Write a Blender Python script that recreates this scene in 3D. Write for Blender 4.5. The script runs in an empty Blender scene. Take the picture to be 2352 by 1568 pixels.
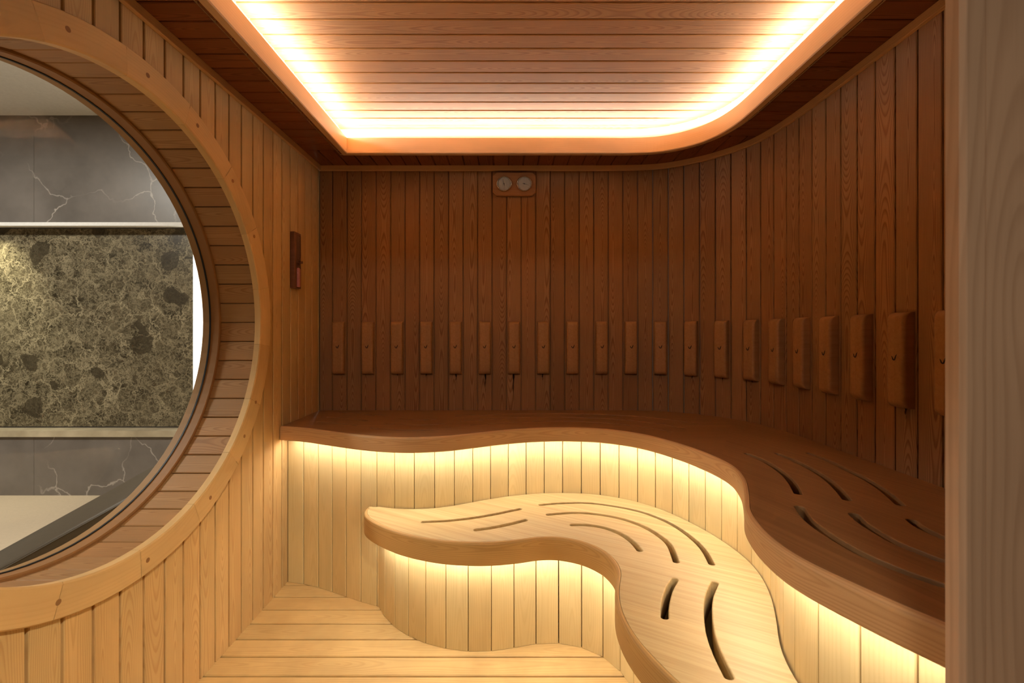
import bpy, bmesh, math, random
from mathutils import Vector
from mathutils.geometry import delaunay_2d_cdt

random.seed(7)
S = bpy.context.scene
COL = S.collection
PI = math.pi
H = 1.257            # eye height of the photographer
XL = -1.12           # left wall face
YB = 2.733           # back wall face
ZS = 2.239           # soffit
ZC = 2.377           # raised ceiling
YF = 0.66            # inner side of the front wall


# ------------------------------------------------------------------ helpers
class MB:
    """collects polygons with uv and links them as ONE mesh object"""
    def __init__(s):
        s.v, s.f, s.uv, s.sm = [], [], [], []

    def face(s, pts, uvs=None, smooth=False):
        b = len(s.v)
        s.v += [tuple(p) for p in pts]
        s.f.append(tuple(range(b, b + len(pts))))
        s.uv += list(uvs) if uvs else [(p[0], p[1]) for p in pts]
        s.sm.append(smooth)

    def grid(s, rows, uvrows=None, close=False, smooth=True, flip=False):
        """rows: list of equally long point lists, shared vertices"""
        b = len(s.v)
        n = len(rows[0])
        for r in rows:
            s.v += [tuple(p) for p in r]
        for i in range(len(rows) - 1):
            for j in range(n if close else n - 1):
                k = (j + 1) % n
                q = [(i, j), (i, k), (i + 1, k), (i + 1, j)]
                if flip:
                    q.reverse()
                s.f.append(tuple(b + a * n + c for a, c in q))
                for a, c in q:
                    if uvrows:
                        s.uv.append(uvrows[a][c])
                    else:
                        s.uv.append((s.v[b + a * n + c][0], s.v[b + a * n + c][1]))
                s.sm.append(smooth)

    def box(s, lo, hi, uvaxis=2):
        x0, y0, z0 = lo
        x1, y1, z1 = hi
        P = [(x0, y0, z0), (x1, y0, z0), (x1, y1, z0), (x0, y1, z0), (x0, y0, z1), (x1, y0, z1), (x1, y1, z1), (x0, y1, z1)]
        b = len(s.v)
        s.v += P
        for q in ((0, 3, 2, 1), (4, 5, 6, 7), (0, 1, 5, 4), (1, 2, 6, 5), (2, 3, 7, 6), (3, 0, 4, 7)):
            s.f.append(tuple(b + i for i in q))
            for i in q:
                p = P[i]
                o = [p[k] for k in range(3) if k != uvaxis]
                s.uv.append((o[0] + o[1], p[uvaxis]))
            s.sm.append(False)

    def build(s, name, mat, parent=None, bevel=0, weld=False, loc=None):
        me = bpy.data.meshes.new(name)
        me.from_pydata(s.v, [], s.f)
        ul = me.uv_layers.new(name='uv')
        for i, c in enumerate(s.uv):
            ul.data[i].uv = c
        for i, p in enumerate(me.polygons):
            p.use_smooth = s.sm[i]
        if weld or bevel:
            bm = bmesh.new()
            bm.from_mesh(me)
            bmesh.ops.remove_doubles(bm, verts=bm.verts, dist=1e-5)
            bmesh.ops.recalc_face_normals(bm, faces=bm.faces)
            if bevel:
                bmesh.ops.bevel(bm, geom=[e for e in bm.edges if len(e.link_faces) == 2 and e.calc_face_angle(0) > .5],
                                offset=bevel, segments=3, profile=.5, affect='EDGES', clamp_overlap=True)
                for f in bm.faces:
                    f.smooth = True
            bm.to_mesh(me)
            bm.free()
            if bevel:
                me.set_sharp_from_angle(angle=math.radians(50))
        me.materials.append(mat)
        o = bpy.data.objects.new(name, me)
        COL.objects.link(o)
        if parent:
            o.parent = parent
            if loc is None:      # mesh is in world coordinates
                o.location = -Vector(parent.location)
                if parent.parent:
                    o.location = -Vector(parent.matrix_basis.translation) if parent.type == 'EMPTY' else (0, 0, 0)
                elif parent.type == 'MESH':
                    o.location = (0, 0, 0)
        if loc is not None:
            o.location = loc
        return o


def empty(name, loc, rz=0):
    o = bpy.data.objects.new(name, None)
    COL.objects.link(o)
    o.location = loc
    o.rotation_euler = (0, 0, rz)
    o.empty_display_size = .05
    return o


def tag(o, label=None, cat=None, group=None, kind=None):
    if label:
        o['label'] = label
    if cat:
        o['category'] = cat
    if group:
        o['group'] = group
    if kind:
        o['kind'] = kind
    return o


def struct(o, label, cat):
    return tag(o, label, cat, kind='structure')


def spline(P, step=.012, smooth=0, closed=False):
    """Catmull-Rom through P, resampled at equal arc length, lightly smoothed"""
    P = [Vector(p) for p in P]
    n = len(P)
    out = []
    rng = range(n) if closed else range(n - 1)
    for i in rng:
        if closed:
            a, b, c, d = P[i - 1], P[i], P[(i + 1) % n], P[(i + 2) % n]
        else:
            a, b, c, d = P[max(i - 1, 0)], P[i], P[i + 1], P[min(i + 2, n - 1)]
        for k in range(24):
            t = k / 24
            out.append(.5 * ((2 * b) + (c - a) * t + (2 * a - 5 * b + 4 * c - d) * t * t + (3 * b - a - 3 * c + d) * t ** 3))
    if not closed:
        out.append(P[-1])
    r = resample(out, step)
    for _ in range(smooth):
        q = r[:]
        for i in range(1, len(r) - 1):
            q[i] = r[i] * .5 + (r[i - 1] + r[i + 1]) * .25
        r = q
    return resample(r, step) if smooth else r


def resample(P, step, exact=False, start=0.):
    L = [0.]
    for a, b in zip(P, P[1:]):
        L.append(L[-1] + (b - a).length)
    tot = L[-1]
    if exact:
        S_ = [start + i * step for i in range(int((tot - start) / step + 1e-6) + 1)]
    else:
        m = max(2, round(tot / step))
        S_ = [tot * i / m for i in range(m + 1)]
    out = []
    j = 0
    for s in S_:
        while j < len(L) - 2 and L[j + 1] < s:
            j += 1
        t = (s - L[j]) / max(1e-9, L[j + 1] - L[j])
        out.append(P[j].lerp(P[j + 1], min(max(t, 0), 1)))
    return out


def normals2(P):
    """left-hand normals of a 2D polyline"""
    N = []
    for i in range(len(P)):
        t = P[min(i + 1, len(P) - 1)] - P[max(i - 1, 0)]
        t = t.normalized() if t.length > 1e-9 else Vector((1, 0))
        N.append(Vector((-t.y, t.x)))
    return N


def offset2(P, d, smooth=6):
    N = normals2(P)
    Q = [p + n * d for p, n in zip(P, N)]
    for _ in range(smooth):
        R = Q[:]
        for i in range(1, len(Q) - 1):
            R[i] = Q[i] * .5 + (Q[i - 1] + Q[i + 1]) * .25
        Q = R
    return Q


def inside(p, poly):
    c = False
    n = len(poly)
    for i in range(n):
        a, b = poly[i], poly[i - 1]
        if (a[1] > p[1]) != (b[1] > p[1]) and p[0] < (b[0] - a[0]) * (p[1] - a[1]) / (b[1] - a[1]) + a[0]:
            c = not c
    return c


def area2(P):
    return sum(P[i - 1][0] * P[i][1] - P[i][0] * P[i - 1][1] for i in range(len(P))) / 2


def ring_offset(P, d):
    """closed polygon, counter-clockwise: moved inward by d"""
    n = len(P)
    out = []
    for i in range(n):
        t = (P[(i + 1) % n] - P[i - 1])
        t.normalize()
        out.append(P[i] + Vector((-t.y, t.x)) * d)
    return out


def slab(outline, holes, z0, z1, r=.009, rh=.004, bottom_r=.004):
    """flat board with a rounded edge and through slots"""
    mb = MB()
    O = [Vector(p) for p in outline]
    if area2(O) < 0:
        O.reverse()
    HS = []
    for h in holes:
        h = [Vector(p) for p in h]
        if area2(h) > 0:
            h.reverse()
        HS.append(h)

    def wall(P, rr, hole):
        rows = []
        K = 4
        for k in range(K + 1):
            a = k / K * PI / 2
            rows.append((rr * (1 - math.sin(a)), z1 - rr * (1 - math.cos(a))))
        rows.append((0., z0 + bottom_r))
        rows.append((bottom_r, z0))
        G = []
        for d, z in rows:
            Q = ring_offset(P, d)
            G.append([(p.x, p.y, z) for p in Q])
        mb.grid(G, close=True, smooth=True, flip=True)
        return [Vector(p[:2]) for p in G[0]], [Vector(p[:2]) for p in G[-1]]

    tops, bots = [], []
    for P, rr in [(O, r)] + [(h, rh) for h in HS]:
        t, b = wall(P, rr, P is not O)
        tops.append(t)
        bots.append(b)
    for loops, z, up in ((tops, z1, True), (bots, z0, False)):
        V, E = [], []
        for lp in loops:
            b = len(V)
            V += lp
            E += [(b + i, b + (i + 1) % len(lp)) for i in range(len(lp))]
        ov, oe, of, _, _, _ = delaunay_2d_cdt(V, E, [], 0, 1e-6)
        for f in of:
            c = sum((Vector(ov[i]) for i in f), Vector((0, 0))) / len(f)
            if not inside(c, loops[0]) or any(inside(c, h) for h in loops[1:]):
                continue
            pts = [(ov[i][0], ov[i][1], z) for i in f]
            a = area2(pts)
            if (a > 0) != up:
                pts.reverse()
            mb.face(pts)
    return mb


def slot(center, w=.022):
    P = spline(center, .012)
    N = normals2(P)
    w2 = w / 2
    L = [p + n * w2 for p, n in zip(P, N)]
    R = [p - n * w2 for p, n in zip(P, N)]

    def cap(p, n, t):
        return [p + n * w2 * math.cos(a) + t * w2 * .75 * math.sin(a) for a in (PI * .2, PI * .4, PI * .6, PI * .8)]
    t1 = (P[-1] - P[-2]).normalized()
    t0 = (P[0] - P[1]).normalized()
    return L + cap(P[-1], N[-1], t1) + R[::-1] + cap(P[0], -N[0], t0)


def plank(mb, o, du, dv, dn, w, v0, v1, gap=.004, depth=.009, bev=.003, cap=False, sub=1):
    """one lining board; v0, v1 may be functions of the position across the board"""
    f0 = v0 if callable(v0) else (lambda u: v0)
    f1 = v1 if callable(v1) else (lambda u: v1)
    g = gap / 2
    prof = [(0, -depth), (g, -depth), (g, -bev), (g + bev, 0)]
    for k in range(1, sub):
        prof.append((g + bev + (w - gap - 2 * bev) * k / sub, 0))
    prof += [(w - g - bev, 0), (w - g, -bev), (w - g, -depth), (w, -depth)]
    o, du, dv, dn = Vector(o), Vector(du), Vector(dv), Vector(dn)
    A, B, UA, UB = [], [], [], []
    for u, n in prof:
        a, b = f0(u), f1(u)
        A.append(o + du * u + dn * n + dv * a)
        B.append(o + du * u + dn * n + dv * b)
        UA.append((u - w / 2, a))
        UB.append((u - w / 2, b))
    fl = du.cross(dv).dot(dn) < 0
    mb.grid([A, B], [UA, UB], smooth=False, flip=fl)
    if cap:
        for Rw, up in ((A, False), (B, True)):
            pts = [Rw[i] for i in range(1, len(Rw) - 1)]
            mb.face(pts if up == fl else pts[::-1], [(prof[i][0] - w / 2, prof[i][1]) for i in range(1, len(Rw) - 1)])


def ribbon(P, width, z, up):
    """flat light strip lying along a polyline"""
    mb = MB()
    P = resample(P, .03)
    N = normals2(P)
    A = [(p.x + n.x * width / 2, p.y + n.y * width / 2, z) for p, n in zip(P, N)]
    B = [(p.x - n.x * width / 2, p.y - n.y * width / 2, z) for p, n in zip(P, N)]
    mb.grid([A, B], smooth=False, flip=not up)
    return mb


def sweep(mb, P, prof, closed=False, uvlen=True):
    """profile (offset along left normal, z) swept along a 2D polyline"""
    n = len(P)
    if closed:
        N = []
        for i in range(n):
            t1 = (P[i] - P[i - 1]).normalized()
            t2 = (P[(i + 1) % n] - P[i]).normalized()
            m = (Vector((-t1.y, t1.x)) + Vector((-t2.y, t2.x)))
            m = m.normalized() / max(.3, math.cos(t1.angle(t2) / 2))
            N.append(m)
        P = P + [P[0]]
        N = N + [N[0]]
    else:
        N = normals2(P)
    L = 0
    rows, uvs = [], []
    for i, (p, nn) in enumerate(zip(P, N)):
        if i:
            L += (p - P[i - 1]).length
        row, uv = [], []
        acc = 0
        for k, (d, z) in enumerate(prof):
            if k:
                acc += math.hypot(d - prof[k - 1][0], z - prof[k - 1][1])
            row.append((p.x + nn.x * d, p.y + nn.y * d, z))
            uv.append((acc, L))
        rows.append(row)
        uvs.append(uv)
    mb.grid(rows, uvs, smooth=False)


# ---------------------------------------------------------------- materials
class NT:
    def __init__(s, name):
        s.m = bpy.data.materials.new(name)
        s.m.use_nodes = True
        s.t = s.m.node_tree
        s.t.nodes.clear()
        s.out = s.n('ShaderNodeOutputMaterial')

    def n(s, typ, **kw):
        nd = s.t.nodes.new(typ)
        for k, v in kw.items():
            setattr(nd, k, v)
        return nd

    def link(s, a, b):
        s.t.links.new(a, b)

    def put(s, sock, v):
        if isinstance(v, bpy.types.NodeSocket):
            s.link(v, sock)
        else:
            sock.default_value = v

    def math(s, op, a, b=0., c=None, clamp=False):
        nd = s.n('ShaderNodeMath', operation=op, use_clamp=clamp)
        s.put(nd.inputs[0], a)
        s.put(nd.inputs[1], b)
        if c is not None:
            s.put(nd.inputs[2], c)
        return nd.outputs[0]

    def vec(s, x, y, z):
        nd = s.n('ShaderNodeCombineXYZ')
        for i, v in enumerate((x, y, z)):
            s.put(nd.inputs[i], v)
        return nd.outputs[0]

    def noise(s, v, scale=1., detail=2., rough=.5, dist=0.):
        nd = s.n('ShaderNodeTexNoise')
        s.put(nd.inputs['Vector'], v)
        nd.inputs['Scale'].default_value = scale
        nd.inputs['Detail'].default_value = detail
        nd.inputs['Roughness'].default_value = rough
        nd.inputs['Distortion'].default_value = dist
        return nd.outputs['Fac']

    def ramp(s, f, stops):
        nd = s.n('ShaderNodeValToRGB')
        e = nd.color_ramp.elements
        while len(e) < len(stops):
            e.new(.5)
        for el, (p, c) in zip(e, stops):
            el.position = p
            el.color = (*c, 1) if len(c) == 3 else c
        s.put(nd.inputs[0], f)
        return nd.outputs[0]

    def mix(s, f, a, b, mode='MIX'):
        nd = s.n('ShaderNodeMix', data_type='RGBA', blend_type=mode)
        s.put(nd.inputs[0], f)
        for i, v in ((6, a), (7, b)):
            s.put(nd.inputs[i], (*v, 1) if isinstance(v, tuple) and len(v) == 3 else v)
        return nd.outputs[2]

    def bsdf(s, color, rough=.5, spec=.3, bump=None, bstr=.1, bdist=.002, **kw):
        nd = s.n('ShaderNodeBsdfPrincipled')
        s.put(nd.inputs['Base Color'], (*color, 1) if isinstance(color, tuple) else color)
        s.put(nd.inputs['Roughness'], rough)
        s.put(nd.inputs['Specular IOR Level'], spec)
        for k, v in kw.items():
            s.put(nd.inputs[k], v)
        if bump is not None:
            b = s.n('ShaderNodeBump')
            b.inputs['Strength'].default_value = bstr
            b.inputs['Distance'].default_value = bdist
            s.link(bump, b.inputs['Height'])
            s.link(b.outputs[0], nd.inputs['Normal'])
        s.link(nd.outputs[0], s.out.inputs[0])
        return s.m


def wood_uv(name, base, dark, contrast=.6, tint=.16, red=.05, ring=190., rough=.55, spec=.25, arch=.085, wear=0.):
    """flat-sawn board: growth rings cut lengthwise; uv = (across, along) in metres, one island per board"""
    t = NT(name)
    uv = t.n('ShaderNodeUVMap')
    sep = t.n('ShaderNodeSeparateXYZ')
    t.link(uv.outputs[0], sep.inputs[0])
    u, v = sep.outputs[0], sep.outputs[1]
    rnd = t.n('ShaderNodeNewGeometry').outputs['Random Per Island']
    w1 = t.n('ShaderNodeTexWhiteNoise', noise_dimensions='1D')
    t.link(rnd, w1.inputs['W'])
    sc = t.n('ShaderNodeSeparateXYZ')
    t.link(w1.outputs['Color'], sc.inputs[0])
    r1, r2, r3 = sc.outputs
    v2 = t.math('MULTIPLY_ADD', rnd, 57., v)
    n1 = t.noise(t.vec(t.math('MULTIPLY', u, 9.), t.math('MULTIPLY', v2, 2.2), t.math('MULTIPLY', r1, 31.)), detail=3.)
    nd = t.noise(t.vec(3.3, t.math('MULTIPLY', v2, 1.15), t.math('MULTIPLY', r2, 17.)), detail=1.)
    D = t.math('MULTIPLY', t.math('SUBTRACT', nd, t.math('MULTIPLY_ADD', r3, .24, .38)), arch * 2.2)
    c = t.math('MULTIPLY_ADD', r1, .05, -.025)
    uu = t.math('ADD', t.math('SUBTRACT', u, c), t.math('MULTIPLY_ADD', n1, .022, -.011))
    r = t.math('SQRT', t.math('ADD', t.math('MULTIPLY', uu, uu), t.math('MULTIPLY', D, D)))
    fr = t.math('FRACT', t.math('MULTIPLY', r, ring))
    band = t.ramp(fr, [(0., (.15,) * 3), (.42, (.12,) * 3), (.78, (.95,) * 3), (.88, (1.,) * 3), (1., (.15,) * 3)])
    fib = t.noise(t.vec(t.math('MULTIPLY', u, 420.), t.math('MULTIPLY', v2, 9.), r1), detail=2.)
    blot = t.noise(t.vec(t.math('MULTIPLY', u, 14.), t.math('MULTIPLY', v2, 4.), r2), detail=2.)
    k = t.math('MULTIPLY', t.math('MULTIPLY_ADD', fib, .5, t.math('MULTIPLY', band, .75)), contrast, clamp=True)
    col = t.mix(k, base, dark)
    val = t.math('MULTIPLY_ADD', r2, 2 * tint, 1. - tint)
    val = t.math('MULTIPLY', val, t.math('MULTIPLY_ADD', blot, .3, .85))
    tin = t.vec(val, t.math('MULTIPLY', val, t.math('MULTIPLY_ADD', r3, -2 * red, 1. + red)),
                t.math('MULTIPLY', val, t.math('MULTIPLY_ADD', r3, -4 * red, 1. + 2 * red)))
    col = t.mix(1., col, tin, 'MULTIPLY')
    if wear:
        g = t.n('ShaderNodeNewGeometry').outputs['Position']
        wn = t.noise(g, 2.6, 4., .6)
        wm = t.ramp(wn, [(.42, (0, 0, 0)), (.62, (wear,) * 3)])
        col = t.mix(wm, col, tuple(x * .72 for x in dark))
    return t.bsdf(col, rough, spec, bump=k, bstr=.12, bdist=.0015)


def wood_solid(name, base, dark, ang=0., two=None, contrast=.55, lam=.052, rough=.5, spec=.3):
    """glued board: grain along one direction of the plan, lamellae side by side"""
    t = NT(name)
    tc = t.n('ShaderNodeTexCoord').outputs['Object']
    sep = t.n('ShaderNodeSeparateXYZ')
    t.link(tc, sep.inputs[0])
    x, y, z = sep.outputs

    def ab(a):
        ca, sa = math.cos(a), math.sin(a)
        return (t.math('ADD', t.math('MULTIPLY', x, ca), t.math('MULTIPLY', y, sa)),
                t.math('ADD', t.math('MULTIPLY', x, -sa), t.math('MULTIPLY', y, ca)))
    a, b = ab(ang)
    if two:
        a2, b2 = ab(two[0])
        (px, py), (dx, dy) = two[1], two[2]
        cr = t.math('SUBTRACT', t.math('MULTIPLY', t.math('SUBTRACT', y, py), dx), t.math('MULTIPLY', t.math('SUBTRACT', x, px), dy))
        m = t.math('LESS_THAN', cr, 0.)

        def sel(p, q):
            return t.math('ADD', t.math('MULTIPLY', p, t.math('SUBTRACT', 1., m)), t.math('MULTIPLY', q, m))
        a, b = sel(a, a2), sel(b, b2)
    lm = t.math('FLOOR', t.math('DIVIDE', b, lam))
    wn = t.n('ShaderNodeTexWhiteNoise', noise_dimensions='1D')
    t.link(lm, wn.inputs['W'])
    wv = wn.outputs['Value']
    a2_ = t.math('MULTIPLY_ADD', wv, 13., a)
    g1 = t.noise(t.vec(t.math('MULTIPLY', a2_, 1.6), t.math('MULTIPLY', b, 75.), t.math('MULTIPLY', z, 75.)), detail=4., rough=.6, dist=.35)
    g2 = t.noise(t.vec(t.math('MULTIPLY', a2_, 14.), t.math('MULTIPLY', b, 520.), t.math('MULTIPLY', z, 520.)), detail=2.)
    k = t.ramp(g1, [(.36, (0,) * 3), (.68, (1,) * 3)])
    k = t.math('MULTIPLY', t.math('MULTIPLY_ADD', g2, .5, t.math('MULTIPLY', k, .7)), contrast, clamp=True)
    col = t.mix(k, base, dark)
    val = t.math('MULTIPLY_ADD', wv, .14, .93)
    col = t.mix(1., col, t.vec(val, val, val), 'MULTIPLY')
    return t.bsdf(col, rough, spec, bump=k, bstr=.1, bdist=.001)


def plain(name, col, rough=.5, spec=.3, **kw):
    t = NT(name)
    v = t.noise(t.n('ShaderNodeTexCoord').outputs['Object'], 60., 2.)
    c = t.mix(v, tuple(x * .9 for x in col), tuple(min(1., x * 1.1) for x in col))
    return t.bsdf(c, rough, spec, **kw)


def glow(name, col, strength):
    t = NT(name)
    e = t.n('ShaderNodeEmission')
    e.inputs[0].default_value = (*col, 1)
    e.inputs[1].default_value = strength
    t.link(e.outputs[0], t.out.inputs[0])
    return t.m


LED = (1., .965, .90)
LED_W = (1., .97, .93)
LED_UP, LED_LOW, LED_COVE = 31., 28., 54.

M = {}
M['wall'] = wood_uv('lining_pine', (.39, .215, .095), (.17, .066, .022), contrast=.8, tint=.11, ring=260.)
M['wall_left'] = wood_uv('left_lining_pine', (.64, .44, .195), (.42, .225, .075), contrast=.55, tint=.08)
M['soffit'] = wood_uv('shaded_border_pine', (.30, .11, .043), (.15, .045, .016), contrast=.8, tint=.12)  # border shade is mixed into this darker, redder wood colour
M['ceil'] = wood_uv('ceiling_pine', (.66, .345, .13), (.41, .16, .045), contrast=.75, tint=.08)
M['skirt'] = wood_uv('pale_aspen', (.63, .478, .225), (.49, .33, .13), contrast=.35, tint=.05, red=.03, ring=120.)
M['floor'] = wood_uv('floor_deck', (.60, .395, .155), (.40, .225, .075), contrast=.4, tint=.07, red=.03, ring=120., wear=.35)
M['trim'] = wood_uv('smooth_trim', (.72, .47, .28), (.58, .34, .18), contrast=.3, tint=.05, red=.02, ring=110.)
M['recess'] = wood_uv('recess_wood', (.78, .64, .46), (.68, .52, .34), contrast=.3, tint=.03, red=.02, ring=110.)  # strip light put into the colour: whitened, since little of it lands here
M['casing'] = wood_uv('casing_wood', (.66, .44, .195), (.54, .325, .13), contrast=.32, tint=.05, red=.02, ring=110.)
M['reveal'] = wood_uv('reveal_boards', (.42, .235, .095), (.24, .11, .037), contrast=.7, tint=.1)
M['frame'] = wood_uv('stained_frame', (.32, .155, .055), (.21, .09, .03), contrast=.4)
M['post'] = wood_uv('post_wood', (.47, .295, .185), (.33, .19, .11), contrast=.6, tint=.02, ring=75., arch=.11)
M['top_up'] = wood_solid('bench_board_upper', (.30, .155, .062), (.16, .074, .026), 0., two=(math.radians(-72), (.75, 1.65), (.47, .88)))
M['top_low'] = wood_solid('bench_board_lower', (.57, .42, .195), (.41, .265, .10), math.radians(-30), contrast=.85)
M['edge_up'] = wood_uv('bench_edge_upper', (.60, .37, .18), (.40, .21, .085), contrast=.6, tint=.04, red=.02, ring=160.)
M['edge_low'] = wood_uv('bench_edge_lower', (.52, .315, .11), (.34, .18, .052), contrast=.6, tint=.04, red=.02, ring=160.)
M['pad'] = wood_solid('backrest_block', (.40, .215, .088), (.27, .12, .042), PI / 2, contrast=.6, lam=.5)
M['led'] = glow('led_under_bench', LED, LED_UP)
M['led_low'] = glow('led_under_low_bench', LED, LED_LOW)
M['led_cove'] = glow('led_cove', LED_W, LED_COVE)
M['burn'] = plain('burnt_mark', (.012, .008, .006), .7)
M['black'] = plain('black_seal', (.012, .012, .012), .5)
M['dial'] = plain('dial_paper', (.80, .76, .68), .5)
M['bezel'] = plain('dial_bezel', (.55, .45, .32), .25, .5, Metallic=1.)
M['gauge'] = wood_solid('gauge_wood', (.40, .19, .07), (.26, .10, .03), 0., contrast=.6, lam=.5)
M['timer'] = wood_solid('timer_wood', (.20, .085, .045), (.12, .045, .02), 0., contrast=.6, lam=.5)  # darkened to put the shade of the unlit plate side into the wood
M['sand'] = plain('pink_sand', (.75, .28, .24), .8)
M['leather'] = plain('dark_leather', (.080, .064, .046), .45, .3)
M['leather_side'] = plain('black_leather', (.010, .009, .008), .5, .3)
M['white'] = plain('ceiling_paint', (.80, .79, .77), .8)
M['cream'] = plain('cream_tile', (.52, .42, .30), .5)


def glass_mat(name, tint=(.97, .985, .975), refl=.05):
    t = NT(name)
    tr = t.n('ShaderNodeBsdfTransparent')
    tr.inputs[0].default_value = (*tint, 1)
    gl = t.n('ShaderNodeBsdfGlossy')
    gl.inputs['Roughness'].default_value = .01
    fr = t.n('ShaderNodeFresnel')
    fr.inputs[0].default_value = 1.45
    mx = t.n('ShaderNodeMixShader')
    t.link(t.math('MULTIPLY', fr.outputs[0], refl / .05 * .02, clamp=True), mx.inputs[0])
    t.link(tr.outputs[0], mx.inputs[1])
    t.link(gl.outputs[0], mx.inputs[2])
    t.link(mx.outputs[0], t.out.inputs[0])
    return t.m


M['glass'] = glass_mat('window_glass')
M['tube'] = glass_mat('timer_glass', refl=2.)


def stain_mat():
    t = NT('water_stain')
    uv = t.n('ShaderNodeUVMap')
    sep = t.n('ShaderNodeSeparateXYZ')
    t.link(uv.outputs[0], sep.inputs[0])
    f = t.math('MULTIPLY', t.math('SUBTRACT', 1., sep.outputs[1]), t.math('SUBTRACT', 1., t.math('ABSOLUTE', sep.outputs[0])))
    f = t.math('MULTIPLY', f, 1.8, clamp=True)
    b = t.n('ShaderNodeBsdfDiffuse')
    b.inputs[0].default_value = (.015, .009, .006, 1)
    tr = t.n('ShaderNodeBsdfTransparent')
    mx = t.n('ShaderNodeMixShader')
    t.link(f, mx.inputs[0])
    t.link(tr.outputs[0], mx.inputs[1])
    t.link(b.outputs[0], mx.inputs[2])
    t.link(mx.outputs[0], t.out.inputs[0])
    return t.m


M['stain'] = stain_mat()


def stone(name, kind):
    t = NT(name)
    p = t.n('ShaderNodeTexCoord').outputs['Object']
    if kind == 'grey':
        n = t.noise(p, 2.2, 6., .6)
        base = t.ramp(n, [(.3, (.12, .105, .092)), (.7, (.21, .185, .165))])
        wob = t.n('ShaderNodeTexNoise')
        t.link(p, wob.inputs['Vector'])
        wob.inputs['Scale'].default_value = 2.5
        wob.inputs['Detail'].default_value = 5.
        mp = t.n('ShaderNodeVectorMath', operation='MULTIPLY_ADD')
        t.link(wob.outputs['Color'], mp.inputs[0])
        mp.inputs[1].default_value = (.5, .5, .5)
        t.link(p, mp.inputs[2])
        vo = t.n('ShaderNodeTexVoronoi', feature='DISTANCE_TO_EDGE')
        t.link(mp.outputs[0], vo.inputs['Vector'])
        vo.inputs['Scale'].default_value = 1.5
        vein = t.ramp(vo.outputs['Distance'], [(0., (1,) * 3), (.005, (.5,) * 3), (.010, (0,) * 3)])
        msk = t.ramp(t.noise(p, 1.7, 2.), [(.42, (0,) * 3), (.56, (1,) * 3)])
        col = t.mix(t.math('MULTIPLY', t.math('MULTIPLY', vein, msk), .6), base, (.62, .56, .50))
        return t.bsdf(col, .35, .4)
    if kind == 'emperador':
        wob = t.n('ShaderNodeTexNoise')
        t.link(p, wob.inputs['Vector'])
        wob.inputs['Scale'].default_value = 5.
        wob.inputs['Detail'].default_value = 5.
        mp = t.n('ShaderNodeVectorMath', operation='MULTIPLY_ADD')
        t.link(wob.outputs['Color'], mp.inputs[0])
        mp.inputs[1].default_value = (.22, .22, .22)
        t.link(p, mp.inputs[2])
        q = mp.outputs[0]
        wf = t.n('ShaderNodeTexNoise')
        t.link(p, wf.inputs['Vector'])
        wf.inputs['Scale'].default_value = 16.
        wf.inputs['Detail'].default_value = 6.
        wf.inputs['Roughness'].default_value = .65
        m2 = t.n('ShaderNodeVectorMath', operation='MULTIPLY_ADD')
        t.link(wf.outputs['Color'], m2.inputs[0])
        m2.inputs[1].default_value = (.17, .17, .17)
        t.link(q, m2.inputs[2])
        net = None
        for sc_, wd_, am_ in ((5., .035, .75), (11., .06, .55), (24., .10, .40)):
            ve = t.n('ShaderNodeTexVoronoi', feature='DISTANCE_TO_EDGE')
            t.link(m2.outputs[0], ve.inputs['Vector'])
            ve.inputs['Scale'].default_value = sc_
            ln_ = t.math('SUBTRACT', 1., t.math('DIVIDE', ve.outputs['Distance'], wd_), clamp=True)
            pm = t.math('MULTIPLY', t.noise(p, sc_ * .6 + 1., 3.), 1.9)
            ln_ = t.math('MULTIPLY', t.math('MULTIPLY', ln_, am_), pm)
            net = ln_ if net is None else t.math('MAXIMUM', net, ln_, clamp=True)
        vo = t.n('ShaderNodeTexVoronoi', feature='F1')
        t.link(q, vo.inputs['Vector'])
        vo.inputs['Scale'].default_value = 3.6
        sel = t.n('ShaderNodeSeparateColor')
        t.link(vo.outputs['Color'], sel.inputs[0])
        clast = t.math('MULTIPLY', t.math('LESS_THAN', vo.outputs['Distance'], t.math('MULTIPLY', sel.outputs[0], .40)),
                       t.math('GREATER_THAN', sel.outputs[1], .25))
        net = t.math('MULTIPLY', net, t.math('SUBTRACT', 1., t.math('MULTIPLY', clast, .8)))
        ground = t.ramp(t.noise(p, 9., 6., .7), [(.34, (.028, .022, .012)), (.66, (.115, .093, .055))])
        ground = t.mix(t.math('MULTIPLY', clast, .75), ground, (.040, .031, .018))
        col = t.mix(net, ground, (.42, .355, .225))
        return t.bsdf(col, .3, .4)
    if kind == 'onyx':
        n = t.noise(p, 3., 6., .65, 1.5)
        vein = t.math('SUBTRACT', 1., t.math('MULTIPLY', t.math('ABSOLUTE', t.math('SUBTRACT', n, .5)), 30.), clamp=True)
        col = t.mix(t.math('MULTIPLY', vein, .6), (1., .93, .80), (.55, .36, .2))
        e = t.n('ShaderNodeEmission')
        t.link(col, e.inputs[0])
        e.inputs[1].default_value = 1.25
        t.link(e.outputs[0], t.out.inputs[0])
        return t.m
    if kind == 'ledge':
        n = t.noise(p, 6., 5.)
        return t.bsdf(t.ramp(n, [(.3, (.36, .30, .20)), (.7, (.55, .47, .33))]), .2, .5)


M['grey'] = stone('grey_marble', 'grey')
M['emperador'] = stone('brown_marble', 'emperador')
M['onyx'] = stone('backlit_onyx', 'onyx')
M['ledge'] = stone('ledge_marble', 'ledge')

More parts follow.
